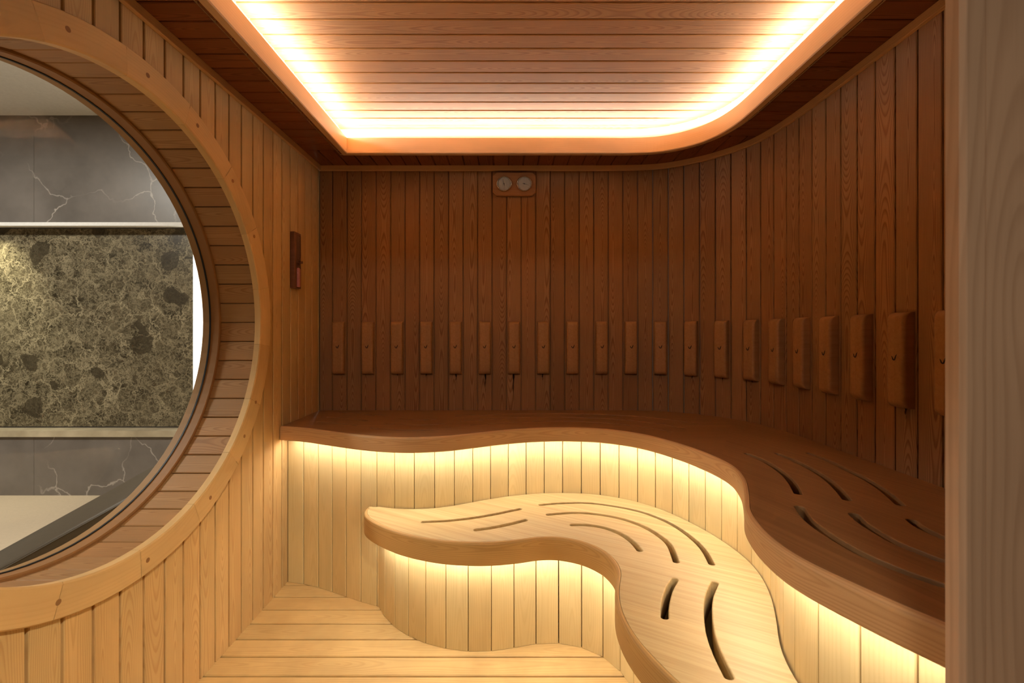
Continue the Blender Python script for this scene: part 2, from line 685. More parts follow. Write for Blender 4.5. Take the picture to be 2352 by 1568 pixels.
# ------------------------------------------------------------ plan of the room
WALL = spline([(-1.12, YB), (-.8, YB), (-.4, YB), (0, YB), (.35, YB), (.62, 2.731), (.836, 2.712), (.967, 2.660), (1.095, 2.565), (1.182, 2.460),
               (1.237, 2.360), (1.268, 2.240), (1.283, 2.100), (1.287, 1.950), (1.286, 1.700), (1.283, 1.400), (1.280, 1.000), (1.280, YF)], .01)


def wall_at_x(x):
    for a, b in zip(WALL, WALL[1:]):
        if a.x <= x <= b.x:
            return a.y + (b.y - a.y) * (x - a.x) / max(1e-9, b.x - a.x)
    return YB


def x_at_y(path, y):
    """largest x where the path crosses y"""
    r = None
    for a, b in zip(path, path[1:]):
        if (a.y - y) * (b.y - y) <= 0 and a.y != b.y:
            x = a.x + (b.x - a.x) * (y - a.y) / (b.y - a.y)
            r = x if r is None else max(r, x)
    return r


def y_at_x(path, x):
    r = None
    for a, b in zip(path, path[1:]):
        if (a.x - x) * (b.x - x) <= 0 and a.x != b.x:
            y = a.y + (b.y - a.y) * (x - a.x) / (b.x - a.x)
            r = y if r is None else max(r, y)
    return r


# floor boards run across the room
mb = MB()
y = 2.3115 + 5 * .1021
while y > -.5:
    plank(mb, (XL - .02, y - .1021, 0), (0, 1, 0), (1, 0, 0), (0, 0, 1), .1021, 0., 2.46, gap=.0075, depth=.018, bev=.003)
    y -= .1021
struct(mb.build('floor', M['floor']), 'pale wooden deck floor of narrow boards running across the sauna', 'floor')

# window circle in the left wall
WY, WZ = 1.365, 1.303
RC = .742
# left wall: upright boards, cut round the window
mb = MB()
pw = .0863
y0 = 1.6807 - 13 * pw
n = 0
while y0 < YB - .002:
    w = min(pw, YB - y0)
    base = Vector((XL, y0, 0))

    def cut(u, sgn, yy=y0):
        d = abs(yy + u - WY)
        return WZ + sgn * math.sqrt(max(0., RC * RC - d * d))
    lo, hi = abs(y0 - WY), abs(y0 + w - WY)
    if min(lo, hi) < RC or (y0 < WY < y0 + w):
        plank(mb, base, (0, 1, 0), (0, 0, 1), (1, 0, 0), w, 0., lambda u: cut(u, -1), gap=.008, depth=.011, bev=.002, sub=3)
        plank(mb, base, (0, 1, 0), (0, 0, 1), (1, 0, 0), w, lambda u: cut(u, 1), ZS + .02, gap=.008, depth=.011, bev=.002, sub=3)
    else:
        plank(mb, base, (0, 1, 0), (0, 0, 1), (1, 0, 0), w, 0., ZS + .02, gap=.008, depth=.011, bev=.002)
    y0 += pw
# outer skin of the same wall, towards the spa room
XO = -1.362
K = 72
inner = [(XO, WY + .70 * math.cos(a), WZ + .70 * math.sin(a)) for a in [2 * PI * k / K for k in range(K)]]
outer = []
for k in range(K):
    a = 2 * PI * k / K
    c, s_ = math.cos(a), math.sin(a)
    q = min((2.1 if c > 0 else 2.0) / max(abs(c), 1e-6), ((3.2 - WZ) if s_ > 0 else WZ) / max(abs(s_), 1e-6))
    outer.append((XO, WY + q * c, WZ + q * s_))
mb.grid([inner, outer], close=True, smooth=False)
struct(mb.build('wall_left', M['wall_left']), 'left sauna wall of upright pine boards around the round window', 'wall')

# back wall with its rounded right corner, then the right wall
PB = .0856
pts = [Vector((-1.12, YB)), Vector((-1.0434, YB))] + resample([p for p in [Vector((-1.0434, YB))] + [q for q in WALL if q.x > -1.0434 or q.y < 2.7]], PB, True)[1:]
pts.append(Vector((1.28, YF)))
mb_b, mb_r = MB(), MB()
for a, b in zip(pts, pts[1:]):
    d = b - a
    if d.length < .004:
        continue
    du = d.normalized()
    dn = Vector((du.y, -du.x, 0))
    plank(mb_b if a.y > 2.05 else mb_r, (a.x, a.y, 0), (du.x, du.y, 0), (0, 0, 1), dn, d.length, 0., ZS + .02,
          gap=.005, depth=.009, bev=.0025)
struct(mb_b.build('wall_back', M['wall']), 'back sauna wall of dark upright boards curving round at its right end', 'wall')
struct(mb_r.build('wall_right', M['wall']), 'right sauna wall of upright boards above the high bench', 'wall')

# ---------------------------------------------------------------- ceiling
FO = [(-.904, .95), (-.904, 2.519)]
arc_o = spline([(-.904, 2.519), (-.5, 2.519), (0, 2.519), (.45, 2.519), (.645, 2.519), (.79, 2.502), (.90, 2.452), (.99, 2.370), (1.045, 2.275), (1.075, 2.16),
                (1.084, 2.03), (1.084, 1.8), (1.084, 1.4), (1.084, .95)], .02)
fasc = [Vector((-.904, .95))] + arc_o     # outer side of the cove board, clockwise seen from above
ceil_root = empty('ceiling', (0, 1.7, ZC))
struct(ceil_root, 'boarded sauna ceiling with a raised lit middle and a lower dark border', 'ceiling')

recess = offset2(fasc, .014, 0)
recess[0] = Vector((-.92, .95))
rec = [Vector((-.93, .93))] + spline([(-.93, 2.552), (-.5, 2.552), (0, 2.552), (.45, 2.552), (.655, 2.552), (.80, 2.535), (.915, 2.484), (1.01, 2.398), (1.068, 2.295),
                                      (1.099, 2.17), (1.108, 2.03), (1.108, 1.8), (1.108, 1.4), (1.108, .93)], .02)
mb = MB()
y = 2.506 + .0847
while y > .80:
    y1 = y
    ya = y - .0847

    def xr(u, ya=ya):
        yy = ya + u
        if yy < .96:
            return 1.108 + .93
        v = x_at_y(rec, yy)
        return ((v if v is not None else .45) + .93 + .012)
    plank(mb, (-.93, ya, ZC), (0, 1, 0), (1, 0, 0), (0, 0, -1), .0847, -.012, xr, gap=.006, depth=.010, bev=.003, sub=2)
    y -= .0847
mb.build('raised_panel', M['ceil'], ceil_root)
mb = MB()
sweep(mb, rec + [], [(0, ZS - .004), (0, ZC + .02)])
mb.face([(-.93, .93, ZS), (1.108, .93, ZS), (1.108, .93, ZC + .02), (-.93, .93, ZC + .02)])
mb.build('recess_board', M['recess'], ceil_root)

mb = MB()
# left border, boards across
y = YB - .232
while y > .95:
    plank(mb, (XL, y - pw, ZS), (0, 1, 0), (1, 0, 0), (0, 0, -1), pw, -.01, .225, gap=.006, depth=.010, bev=.003)
    y -= pw
# right border
yr = 2.32
y = yr
while y > .95:
    ya = y - pw
    plank(mb, (0, ya, ZS), (0, 1, 0), (1, 0, 0), (0, 0, -1), pw, lambda u, a=ya: (x_at_y(fasc, a + u) or 1.084) - .01,
          lambda u, a=ya: (x_at_y(WALL, a + u) or 1.28) + .01, gap=.006, depth=.010, bev=.003)
    y -= pw
# back border, boards along the depth
x = -1.12
while x < 1.26:
    def fy(u, xx=x):
        q = xx + u
        if q < -.90:
            return YB - .232
        v = y_at_x(fasc, q) if q < 1.084 else None
        return max(v - .01, yr) if v is not None else yr
    plank(mb, (x, 0, ZS), (1, 0, 0), (0, 1, 0), (0, 0, -1), .0858, fy, lambda u, xx=x: max(wall_at_x(min(xx + u, 1.279)), yr) + .01, gap=.006, depth=.010, bev=.003)
    x += .0858
# border in front of the cove
x = -1.12
while x < 1.26:
    plank(mb, (x, .60, ZS), (1, 0, 0), (0, 1, 0), (0, 0, -1), .0858, 0., .36, gap=.006, depth=.010, bev=.003)
    x += .0858
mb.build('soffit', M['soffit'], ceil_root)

mb = MB()
wp_ = resample([Vector((-1.13, .95)), Vector((-1.13, YB + .01))] + [p for p in WALL[1:] if p.y > .95], .05)
fp_ = resample(fasc, 1.)
n_ = len(wp_)
tot_ = sum((b - a).length for a, b in zip(fasc, fasc[1:]))
fp_ = resample(fasc, tot_ / (n_ - 1))
n_ = min(n_, len(fp_))
mb.grid([[(p.x, p.y, ZS + .013) for p in wp_[:n_]], [(p.x, p.y, ZS + .013) for p in fp_[:n_]]], smooth=False)
mb.build('leak_blocker', M['soffit'], ceil_root)  # unseen sheet, added above the border to block light leaks

# cove board with the light strip on its top
ZB, ZT = H + .962, H + 1.048
mb = MB()
floop = fasc[:]
sweep(mb, floop, [(0, ZB + .003), (-.003, ZB), (-.029, ZB), (-.032, ZB + .004), (-.032, ZT - .003), (-.029, ZT), (0, ZT), (0, ZB + .003)], closed=True)
tr2 = mb.build('trim_2', M['trim'])
struct(tr2, 'smooth pale wooden cove board hanging round the raised ceiling', 'trim')
mb = MB()
fl_ = resample(fasc, .035)
ra_, rb_ = offset2(fl_, -.008, 0), offset2(fl_, -.0165, 0)
mb.grid([[(p.x, p.y, ZT + .0068) for p in ra_], [(p.x, p.y, ZT + .002) for p in rb_]], smooth=False)
mb.build('light_strip', M['led_cove'], tr2)

# small moulding under the soffit
mb = MB()
cpath = [Vector((XL, .66))] + [Vector((XL, YB))] + WALL[1:]
corn = [(0, H + .952), (.014, H + .952), (.015, H + .954), (.015, ZS - .001), (0, ZS - .001)]
P = [Vector((XL, .66)), Vector((XL, YB))]
rows = []
for d, z in corn:
    rows.append((d, z))
mbc = MB()
L_path = [(XL, .66), (XL, YB)]
for i in range(len(corn) - 1):
    (d0, z0), (d1, z1) = corn[i], corn[i + 1]
    mbc.face([(XL + d0, .572, z0), (XL + d0, YB - d0, z0), (XL + d1, YB - d1, z1), (XL + d1, .572, z1)],
             [(z0 + d0, .66), (z0 + d0, YB), (z1 + d1, YB), (z1 + d1, .66)])
Nw = normals2(WALL)
rws, uvr = [], []
Lw = 0
for i, (p, nn) in enumerate(zip(WALL, Nw)):
    if i:
        Lw += (p - WALL[i - 1]).length
    r_, u_ = [], []
    for d, z in corn:
        q = p - nn * d
        if i == 0:
            q = Vector((XL + d, YB - d))
        r_.append((q.x, q.y, z))
        u_.append((z + d, Lw))
    rws.append(r_)
    uvr.append(u_)
mbc.grid(rws, uvr, smooth=False)
struct(mbc.build('trim_1', M['trim']), 'thin wooden moulding between the dark walls and the ceiling border', 'trim')

# ---------------------------------------------------------------- round window
win = empty('window_1', (XL, WY, WZ))
struct(win, 'large round window in the left wall with a wide pale wooden casing', 'window')


def circ(x, r, a):
    return (x, WY + r * math.cos(a), WZ + r * math.sin(a))


mb = MB()
NS = 18
for k in range(NS):
    a0 = math.radians(12) + 2 * PI * k / NS + .0006
    a1 = math.radians(12) + 2 * PI * (k + 1) / NS - .0006
    prof = [(XL - .004, .783), (XL + .012, .783), (XL + .015, .780), (XL + .0155, .74), (XL + .015, .702), (XL + .012, .697), (XL - .012, .697)]
    rows, uvs = [], []
    for j in range(9):
        a = a0 + (a1 - a0) * j / 8
        rows.append([circ(xx, rr, a) for xx, rr in prof])
        uvs.append([(rr - .74 + (xx - XL) * .3, .74 * (a - (a0 + a1) / 2)) for xx, rr in prof])
    mb.grid(rows, uvs, smooth=False)
cas = mb.build('casing', M['casing'], win)
cas['label'] = 'flat pale ring of jointed curved wooden segments'
# plugs over the screws
mbp = None
for ang in (28, 47, 66, 84, 104, -30, -42, -64, -88, -110):
    mbp = MB()
    cc = Vector(circ(XL + .0158, .742, math.radians(ang + 2)))
    ring = [(cc.x, cc.y + .0075 * math.cos(b), cc.z + .0075 * math.sin(b)) for b in [2 * PI * q / 14 for q in range(14)]]
    mbp.face(ring)
    ring2 = [(p[0] - .004, p[1], p[2]) for p in ring]
    mbp.grid([ring, ring2], close=True, smooth=True)
    o = mbp.build('screw_plug', M['frame'], cas)
# lining boards of the reveal
mb = MB()
NBD = 52
XE = -1.286
for k in range(NBD):
    a0, a1 = 2 * PI * k / NBD, 2 * PI * (k + 1) / NBD
    p0, p1 = Vector(circ(XL - .008, .7045, a0)), Vector(circ(XL - .008, .7045, a1))
    du = (p1 - p0)
    w = du.length
    du.normalize()
    dn = Vector((0, -math.cos((a0 + a1) / 2), -math.sin((a0 + a1) / 2)))
    plank(mb, p0, du, (-1, 0, 0), dn, w, 0., -(XE) + XL - .008 + .012, gap=.003, depth=.007, bev=.0025)
mb.build('reveal_lining', M['reveal'], win)


def lathe_ring(prof, n=96):
    m = MB()
    rows, uvs = [], []
    for j in range(n + 1):
        a = 2 * PI * j / n
        rows.append([circ(xx, rr, a) for xx, rr in prof])
        uvs.append([(xx + rr, .7 * a) for xx, rr in prof])
    m.grid(rows, uvs, smooth=False)
    return m


lathe_ring([(XE, .712), (XE, .697), (XE - .003, .693), (-1.324, .693), (-1.324, .712)]).build('inner_frame', M['frame'], win)['label'] = 'dark stained inner ring'
lathe_ring([(-1.324, .712), (-1.324, .690), (-1.330, .690), (-1.330, .712)]).build('seal', M['black'], win)['label'] = 'black rubber seal'
lathe_ring([(-1.330, .712), (-1.330, .6925), (-1.359, .6925), (-1.362, .696), (-1.362, .712)]).build('outer_frame', M['reveal'], win)
mb = MB()
for xx in (-1.325, -1.329):
    ring = [circ(xx, .6915, 2 * PI * q / 96) for q in range(96)]
    mb.face(ring if xx == -1.325 else ring[::-1])
mb.build('pane', M['glass'], win)

# ---------------------------------------------------------------- benches
ZU = H - .455
TU = .067
UPF = [(-1.116, 2.256), (-.9765, 2.2127), (-.8841, 2.165), (-.6912, 2.072), (-.5479, 2.0225), (-.4248, 2.0107), (-.2753, 2.037), (-.1578, 2.095), (.0102, 2.178),
       (.1878, 2.2228), (.3646, 2.2157), (.4735, 2.178), (.6008, 2.0708), (.6992, 1.8809), (.746, 1.7087), (.7534, 1.5733), (.7191, 1.4379),
       (.6883, 1.365), (.6514, 1.2851), (.6107, 1.2064), (.5889, 1.1353), (.5732, 1.058), (.5713, .973), (.5851, .9104), (.608, .8557), (.6339, .797),
       (.6586, .7501), (.68, .715), (.70, .668)]
upf = spline(UPF, .012, smooth=14)
skirt_path = offset2(upf, .085, 20)          # away from the room: left of the walking direction
skirt_path = [Vector((-1.1192, skirt_path[0].y + .002))] + skirt_path
if skirt_path[len(skirt_path) // 2].y < upf[len(upf) // 2].y:
    skirt_path = offset2(upf, -.085, 20)


def unproj(p, z):
    """a point seen in the photograph, taken onto the level board it lies on"""
    f = 1065.
    yy = (H - z) * f / (p[1] - 764.)
    return ((p[0] - 1170.) * yy / f, yy)


back = [p for p in offset2(WALL, -.007, 0)]
if back[0].y > YB:
    back = [p for p in offset2(WALL, .007, 0)]
back = [Vector((-1.115, YB - .007))] + [p for p in back if p.x > -1.10 and p.y > YF + .02]
outline_u = upf + [Vector((1.272, .668))] + back[::-1]


def rg(s, ox, oy, L):
    return [(ox + a / s, oy + b / s) for a, b in L]


U_SLOTS = [rg(3.919, 1660, 980, L) for L in (
    [(215, 240), (330, 285), (450, 350), (560, 430), (630, 510), (680, 600)],
    [(490, 240), (640, 300), (800, 380), (940, 470), (1050, 570), (1120, 655)],
    [(770, 235), (930, 295), (1100, 375), (1300, 475), (1460, 580), (1600, 700)],
    [(690, 720), (760, 820), (880, 920), (1050, 1030), (1250, 1140), (1450, 1230), (1650, 1310), (1960, 1420)],
    [(1180, 785), (1260, 860), (1400, 950), (1560, 1040), (1750, 1120), (1955, 1200)],
    [(1700, 840), (1780, 900), (1960, 985), (2060, 1020)])]
U_SLOTS += [rg(3.92, 640, 920, L) for L in (
    [(545, 103), (750, 120), (970, 141)], [(445, 147), (620, 161), (795, 178)], [(355, 190), (520, 204), (700, 222)],
    [(1090, 162), (1250, 172), (1420, 166)], [(970, 205), (1130, 216), (1300, 218), (1505, 207)],
    [(835, 248), (1100, 265), (1300, 265), (1550, 250)])]
slots_u = [slot([unproj(p, ZU) for p in L], .022 if i < 6 else .017) for i, L in enumerate(U_SLOTS)]
for L in ([(-.187, 2.285), (.0, 2.352), (.15, 2.385), (.3, 2.388), (.5, 2.335), (.66, 2.225), (.74, 2.13)],
          [(-.24, 2.395), (.05, 2.49), (.3, 2.50), (.55, 2.445), (.73, 2.33), (.83, 2.21)],
          [(-.292, 2.528), (0, 2.6), (.3, 2.61), (.6, 2.56), (.80, 2.46), (.94, 2.32)]):
    slots_u.append(slot(L, .017))



def nosing(path, z0, z1, sgn, name, mat, parent, r=.010):
    """rounded solid edge strip along the free edge of a bench"""
    m_ = MB()
    w_ = .013
    pr = [(w_, z1 - .004), (w_ - .0006, z1)]
    for k in range(6):
        a = k / 5 * PI / 2
        pr.append((r * (1 - math.sin(a)), z1 - r * (1 - math.cos(a))))
    pr += [(0, z0 + .004), (.004, z0), (.05, z0)]
    N_ = normals2(path)
    rows_, uvs_, L_ = [], [], 0
    for i_, (p, n_) in enumerate(zip(path, N_)):
        if i_:
            L_ += (p - path[i_ - 1]).length
        acc_, row_, uv_ = 0, [], []
        for k, (d_, z_) in enumerate(pr):
            if k:
                acc_ += math.hypot(d_ - pr[k - 1][0], z_ - pr[k - 1][1])
            row_.append((p.x + n_.x * d_ * sgn, p.y + n_.y * d_ * sgn, z_))
            uv_.append((acc_ - .05, L_))
        rows_.append(row_)
        uvs_.append(uv_)
    m_.grid(rows_, uvs_, smooth=True, flip=sgn > 0)
    o_ = m_.build(name, mat, parent)
    o_.data.set_sharp_from_angle(angle=math.radians(40))
    return o_


SG = 1. if skirt_path[40].y > upf[40].y else -1.
outline_u = offset2(upf, .0135 * SG, 0) + [Vector((1.272, .668))] + back[::-1]
ub = empty('sauna_bench', (.6, 1.9, 0))
tag(ub, 'high dark wooden bench with wavy front edge wrapping the back and right walls', 'bench')
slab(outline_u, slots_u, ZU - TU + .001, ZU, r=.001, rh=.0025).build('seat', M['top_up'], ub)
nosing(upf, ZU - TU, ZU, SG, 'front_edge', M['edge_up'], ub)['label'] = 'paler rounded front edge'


def skirt(path, z1, name, parent, pitch=.092):
    m = MB()
    q = resample(path, pitch, True)
    if (path[-1] - q[-1]).length > .01:
        q.append(path[-1])
    for a, b in zip(q, q[1:]):
        d = b - a
        du = d.normalized()
        dn = (du.y, -du.x, 0)
        plank(m, (a.x, a.y, 0), (du.x, du.y, 0), (0, 0, 1), dn, d.length, .001, z1, gap=.0034, depth=.012, bev=.002)
    return m.build(name, M['skirt'], parent)


skirt(skirt_path, ZU - TU - .0005, 'skirt_panel', ub)['label'] = 'pale upright boards following the wavy edge'
ribbon(offset2(upf, .034 if skirt_path[40].y > upf[40].y else -.034, 10)[2:-4], .010, ZU - TU - .002, False).build('light_strip', M['led'], ub)

ZL = H - .795
TL = .0887
sc = .795 / .786
LOF = [(-.6413, 2.0875), (-.6420, 2.055), (-.6364, 2.0269), (-.6117, 1.9773), (-.5694, 1.9288), (-.4896, 1.8602), (-.4023, 1.8042), (-.3084, 1.7644), (-.2353, 1.7443),
       (-.13, 1.733), (-.0408, 1.7377), (.0428, 1.7549), (.1008, 1.7726), (.1579, 1.7795), (.2135, 1.7683), (.2783, 1.7331), (.3295, 1.6742),
       (.3497, 1.6191), (.3574, 1.5741), (.3526, 1.5165), (.3341, 1.4583), (.3165, 1.3928), (.3069, 1.3235), (.3084, 1.2442), (.3208, 1.174),
       (.3411, 1.1117), (.3659, 1.049), (.395, .995), (.435, .945), (.49, .905), (.545, .888)]
lof = spline([(a * sc, b * sc) for a, b in LOF], .012, smooth=4)
gap_path = offset2(upf, .080 if skirt_path[40].y > upf[40].y else -.080, 20)
i0 = min(range(len(gap_path)), key=lambda i: (gap_path[i] - Vector((-.602, 2.121))).length)
i1 = min(range(len(gap_path)), key=lambda i: (gap_path[i] - Vector((.652, .93))).length)
tip = spline([(-.6455, 2.108), (-.638, 2.1225), (-.620, 2.118), tuple(gap_path[i0 + 1])], .008)
end = spline([tuple(lof[-1]), (.600, .892), (.640, .905), tuple(gap_path[i1])], .012)
lin = offset2(lof, .0135 if offset2(lof, .036, 0)[60].y > lof[60].y else -.0135, 0)
outline_l = lin[3:-1] + end[1:-1] + [gap_path[i] for i in range(i1, i0, -1)] + tip[::-1][1:-1]
L_SLOTS = [rg(4.704, 820, 1100, L) for L in ([(710, 460), (950, 450), (1200, 425), (1450, 385), (1620, 350), (1760, 321)],
                                             [(1280, 548), (1450, 525), (1650, 485), (1825, 440)])]
L_SLOTS += [rg(3.35, 1180, 1100, L) for L in (
    [(205, 197), (350, 185), (560, 182), (760, 205), (960, 245), (1120, 300), (1250, 365), (1370, 450), (1460, 540), (1525, 652)],
    [(260, 272), (480, 258), (680, 275), (850, 310), (1000, 365), (1120, 435), (1200, 510), (1250, 635)],
    [(445, 352), (560, 352), (700, 375), (820, 420), (910, 480), (970, 548)],
    [(1240, 770), (1195, 850), (1165, 960), (1160, 1062)],
    [(1548, 795), (1505, 900), (1494, 1020), (1512, 1180), (1562, 1330), (1655, 1520)])]
lb = empty('sauna_bench', (.2, 1.9, 0))
tag(lb, 'low pale wooden leaf-shaped bench standing in front of the high bench', 'bench')
slab(outline_l, [slot([unproj(p, ZL) for p in L], .021) for L in L_SLOTS], ZL - TL + .001, ZL, r=.001).build('seat', M['top_low'], lb)
nosing(lof, ZL - TL, ZL, 1. if offset2(lof, .036, 0)[60].y > lof[60].y else -1., 'front_edge', M['edge_low'], lb)
SKL = [(-.600, 2.128), (-.5592, 2.0617), (-.4934, 1.9829), (-.4126, 1.9171), (-.3238, 1.8692), (-.2302, 1.8386), (-.1338, 1.8268), (-.039, 1.8354), (.0535, 1.8603),
       (.1448, 1.879), (.2378, 1.8699), (.3242, 1.8343), (.3832, 1.7742), (.4256, 1.6871), (.444, 1.59), (.435, 1.5), (.415, 1.41), (.402, 1.32), (.405, 1.24),
       (.425, 1.15), (.455, 1.07), (.505, 1.00), (.57, .965), (.635, .96)]
skl = spline(SKL, .012, smooth=8)
skirt(skl, ZL - TL - .0005, 'skirt_panel', lb)['label'] = 'pale upright boards following the leaf outline'
ledl = [p for p in offset2(lof, .036 if (offset2(lof, .036, 0)[60].y > lof[60].y) else -.036, 10)][8:-10]
ribbon(ledl, .010, ZL - TL - .002, False).build('light_strip', M['led_low'], lb)

# ---------------------------------------------------------------- backrest blocks
PADW, PADH, PADD = .069, .308, .037


def pad_mesh():
    m = MB()
    # rounded block: cross-section rows from bottom to top, front bulges, long ends rounded
    rows, uvs = [], []
    K = 9
    rz = .030
    zs = [-PADH / 2]
    prof = []
    for k in range(K + 1):
        a = PI / 2 * k / K
        prof.append((-PADH / 2 + rz * (1 - math.cos(a)), 1 - .62 * (1 - math.sin(a)) ** 1.2))
    full = prof + [(-z, d) for z, d in prof[::-1]]
    for z, k in full:
        d = PADD * k
        w = PADW / 2
        e = .012
        row = [(-w, 0., z)]
        for q in range(6):
            a = PI / 2 * q / 5
            row.append((-w + e * (1 - math.cos(a)), -(d - e * (1 - math.sin(a))), z))
        for q in range(6):
            a = PI / 2 * (1 - q / 5)
            row.append((w - e * (1 - math.cos(a)), -(d - e * (1 - math.sin(a))), z))
        row.append((w, 0., z))
        rows.append(row)
        uvs.append([(p[0], p[2]) for p in row])
    m.grid(rows, uvs, smooth=True, flip=True)
    m.face(rows[0][::-1])
    m.face(rows[-1])
    return m


def mark_mesh():
    """small burnt tick: short curved left stroke, longer right stroke"""
    m = MB()
    Y = -PADD - .0004
    C = [(-.0095, .0045), (-.0068, .0005), (-.0045, -.0055), (-.0010, -.0078), (.0025, -.0070), (.0050, -.0010), (.0075, .0055), (.0105, .0105)]
    W = [.0006, .0016, .0022, .0022, .0024, .0024, .0018, .0005]
    P = [Vector(c) for c in C]
    N = normals2(P)
    A = [(p.x + nn.x * w, Y, p.y + nn.y * w) for p, nn, w in zip(P, N, W)]
    B = [(p.x - nn.x * w, Y, p.y - nn.y * w) for p, nn, w in zip(P, N, W)]
    m.grid([A, B], smooth=False)
    A2 = [(a[0], Y + .0008, a[2]) for a in A]
    B2 = [(a[0], Y + .0008, a[2]) for a in B]
    m.grid([A, A2], smooth=False)
    m.grid([B, B2], smooth=False)
    return m


ORD = ['first', 'second', 'third', 'fourth', 'fifth', 'sixth', 'seventh', 'eighth', 'ninth', 'tenth', 'eleventh', 'twelfth', 'thirteenth', 'fourteenth',
       'fifteenth', 'sixteenth', 'seventeenth', 'eighteenth', 'nineteenth', 'twentieth', 'twenty-first']
proto = None
STAIN = {2: (.020, .010), 3: (.022, .012), 4: (.060, .009), 5: (.115, .010), 6: (.180, .010), 7: (.045, .009), 12: (.03, .008), 13: (.025, .008), 14: (.02, .010), 19: (.045, .010)}
for i in range(21):
    a, b = pts[1 + 2 * i], pts[2 + 2 * i]
    c = (a + b) / 2
    du = (b - a).normalized()
    rz = math.atan2(du.y, du.x)
    zc = H - .088
    nrm = Vector((du.y, -du.x))
    loc = (c.x + nrm.x * .0008, c.y + nrm.y * .0008, zc)
    if proto is None:
        root = empty('backrest_block', loc, rz)
        blk = pad_mesh().build('block', M['pad'], root, loc=(0, 0, 0), weld=True)
        blk.data.set_sharp_from_angle(angle=math.radians(60))
        mk = mark_mesh().build('tick_mark', M['burn'], root, loc=(0, 0, .008))
        proto = root
    else:
        root = proto.copy()
        COL.objects.link(root)
        root.location, root.rotation_euler = loc, (0, 0, rz)
        for ch in (blk, mk):
            cp = ch.copy()
            COL.objects.link(cp)
            cp.parent = root
    if i == 6:
        lab = 'upright rounded wooden backrest block directly below the twin-dial gauge, with the longest dark drip'
    elif i == 20:
        lab = 'upright rounded wooden backrest block on the right wall, partly hidden by the door post'
    elif i == 0:
        lab = 'upright rounded wooden backrest block nearest the corner with the left wall'
    elif i < 12:
        lab = 'upright rounded wooden backrest block on the back wall, %s from its left corner' % ORD[i]
    else:
        lab = 'upright rounded wooden backrest block on the curving wall, %s before the door post' % \
            {19: 'first', 18: 'second', 17: 'third', 16: 'fourth', 15: 'fifth', 14: 'sixth', 13: 'seventh', 12: 'eighth'}[i]
    tag(root, lab, 'backrest', 'wooden backrest blocks along the curved wall')
    if i in STAIN:
        ln, wd = STAIN[i]
        m = MB()
        nn = 8
        ra, rb, ua, ub_ = [], [], [], []
        mid, um = [], []
        for k in range(nn + 1):
            t_ = k / nn
            w_ = wd * (1.3 - t_) / 2 + .002 * math.sin(k * 2.1 + i)
            z = -PADH / 2 - ln * t_ + .004
            dx = .004 * math.sin(i * 1.7) + .0015 * math.sin(k * 1.3 + i)
            ra.append((dx - w_, -.0016, z))
            mid.append((dx, -.0018, z))
            rb.append((dx + w_, -.0016, z))
            ua.append((-1., t_))
            um.append((0., t_ * .9))
            ub_.append((1., t_))
        m.grid([ra, mid, rb], [ua, um, ub_], smooth=False)
        m.build('water_stain', M['stain'], root, loc=(0, 0, 0))['label'] = 'dark drip stain below the block'

# ---------------------------------------------------------------- twin gauge
gx0, gx1, gz0, gz1 = -.0977, .155, H + .8015, H + .9385
gr = empty('sauna_gauge', ((gx0 + gx1) / 2, YB, (gz0 + gz1) / 2))
tag(gr, 'wooden thermometer and hygrometer with two round dials high on back wall', 'gauge')


def prism(outline, y0, y1, bev=.003):
    """plate in the xz plane, thickness from y0 (wall) to y1 (front)"""
    m = MB()
    fr = [(x_, y1, z_) for x_, z_ in outline]
    bk = [(x_, y0, z_) for x_, z_ in outline]
    cx = sum(p[0] for p in outline) / len(outline)
    cz = sum(p[1] for p in outline) / len(outline)
    sh = [((x_ - cx) * (1 - bev / max(abs(x_ - cx), .01) if abs(x_ - cx) > .01 else 1) + cx, y1, (z_ - cz) * (1 - bev / max(abs(z_ - cz), .01) if abs(z_ - cz) > .01 else 1) + cz) for x_, z_ in outline]
    ed = [(x_, y1 + bev, z_) for x_, z_ in outline]
    m.grid([bk, ed, sh], close=True, smooth=False)
    m.face(sh)
    m.face(bk[::-1])
    return m


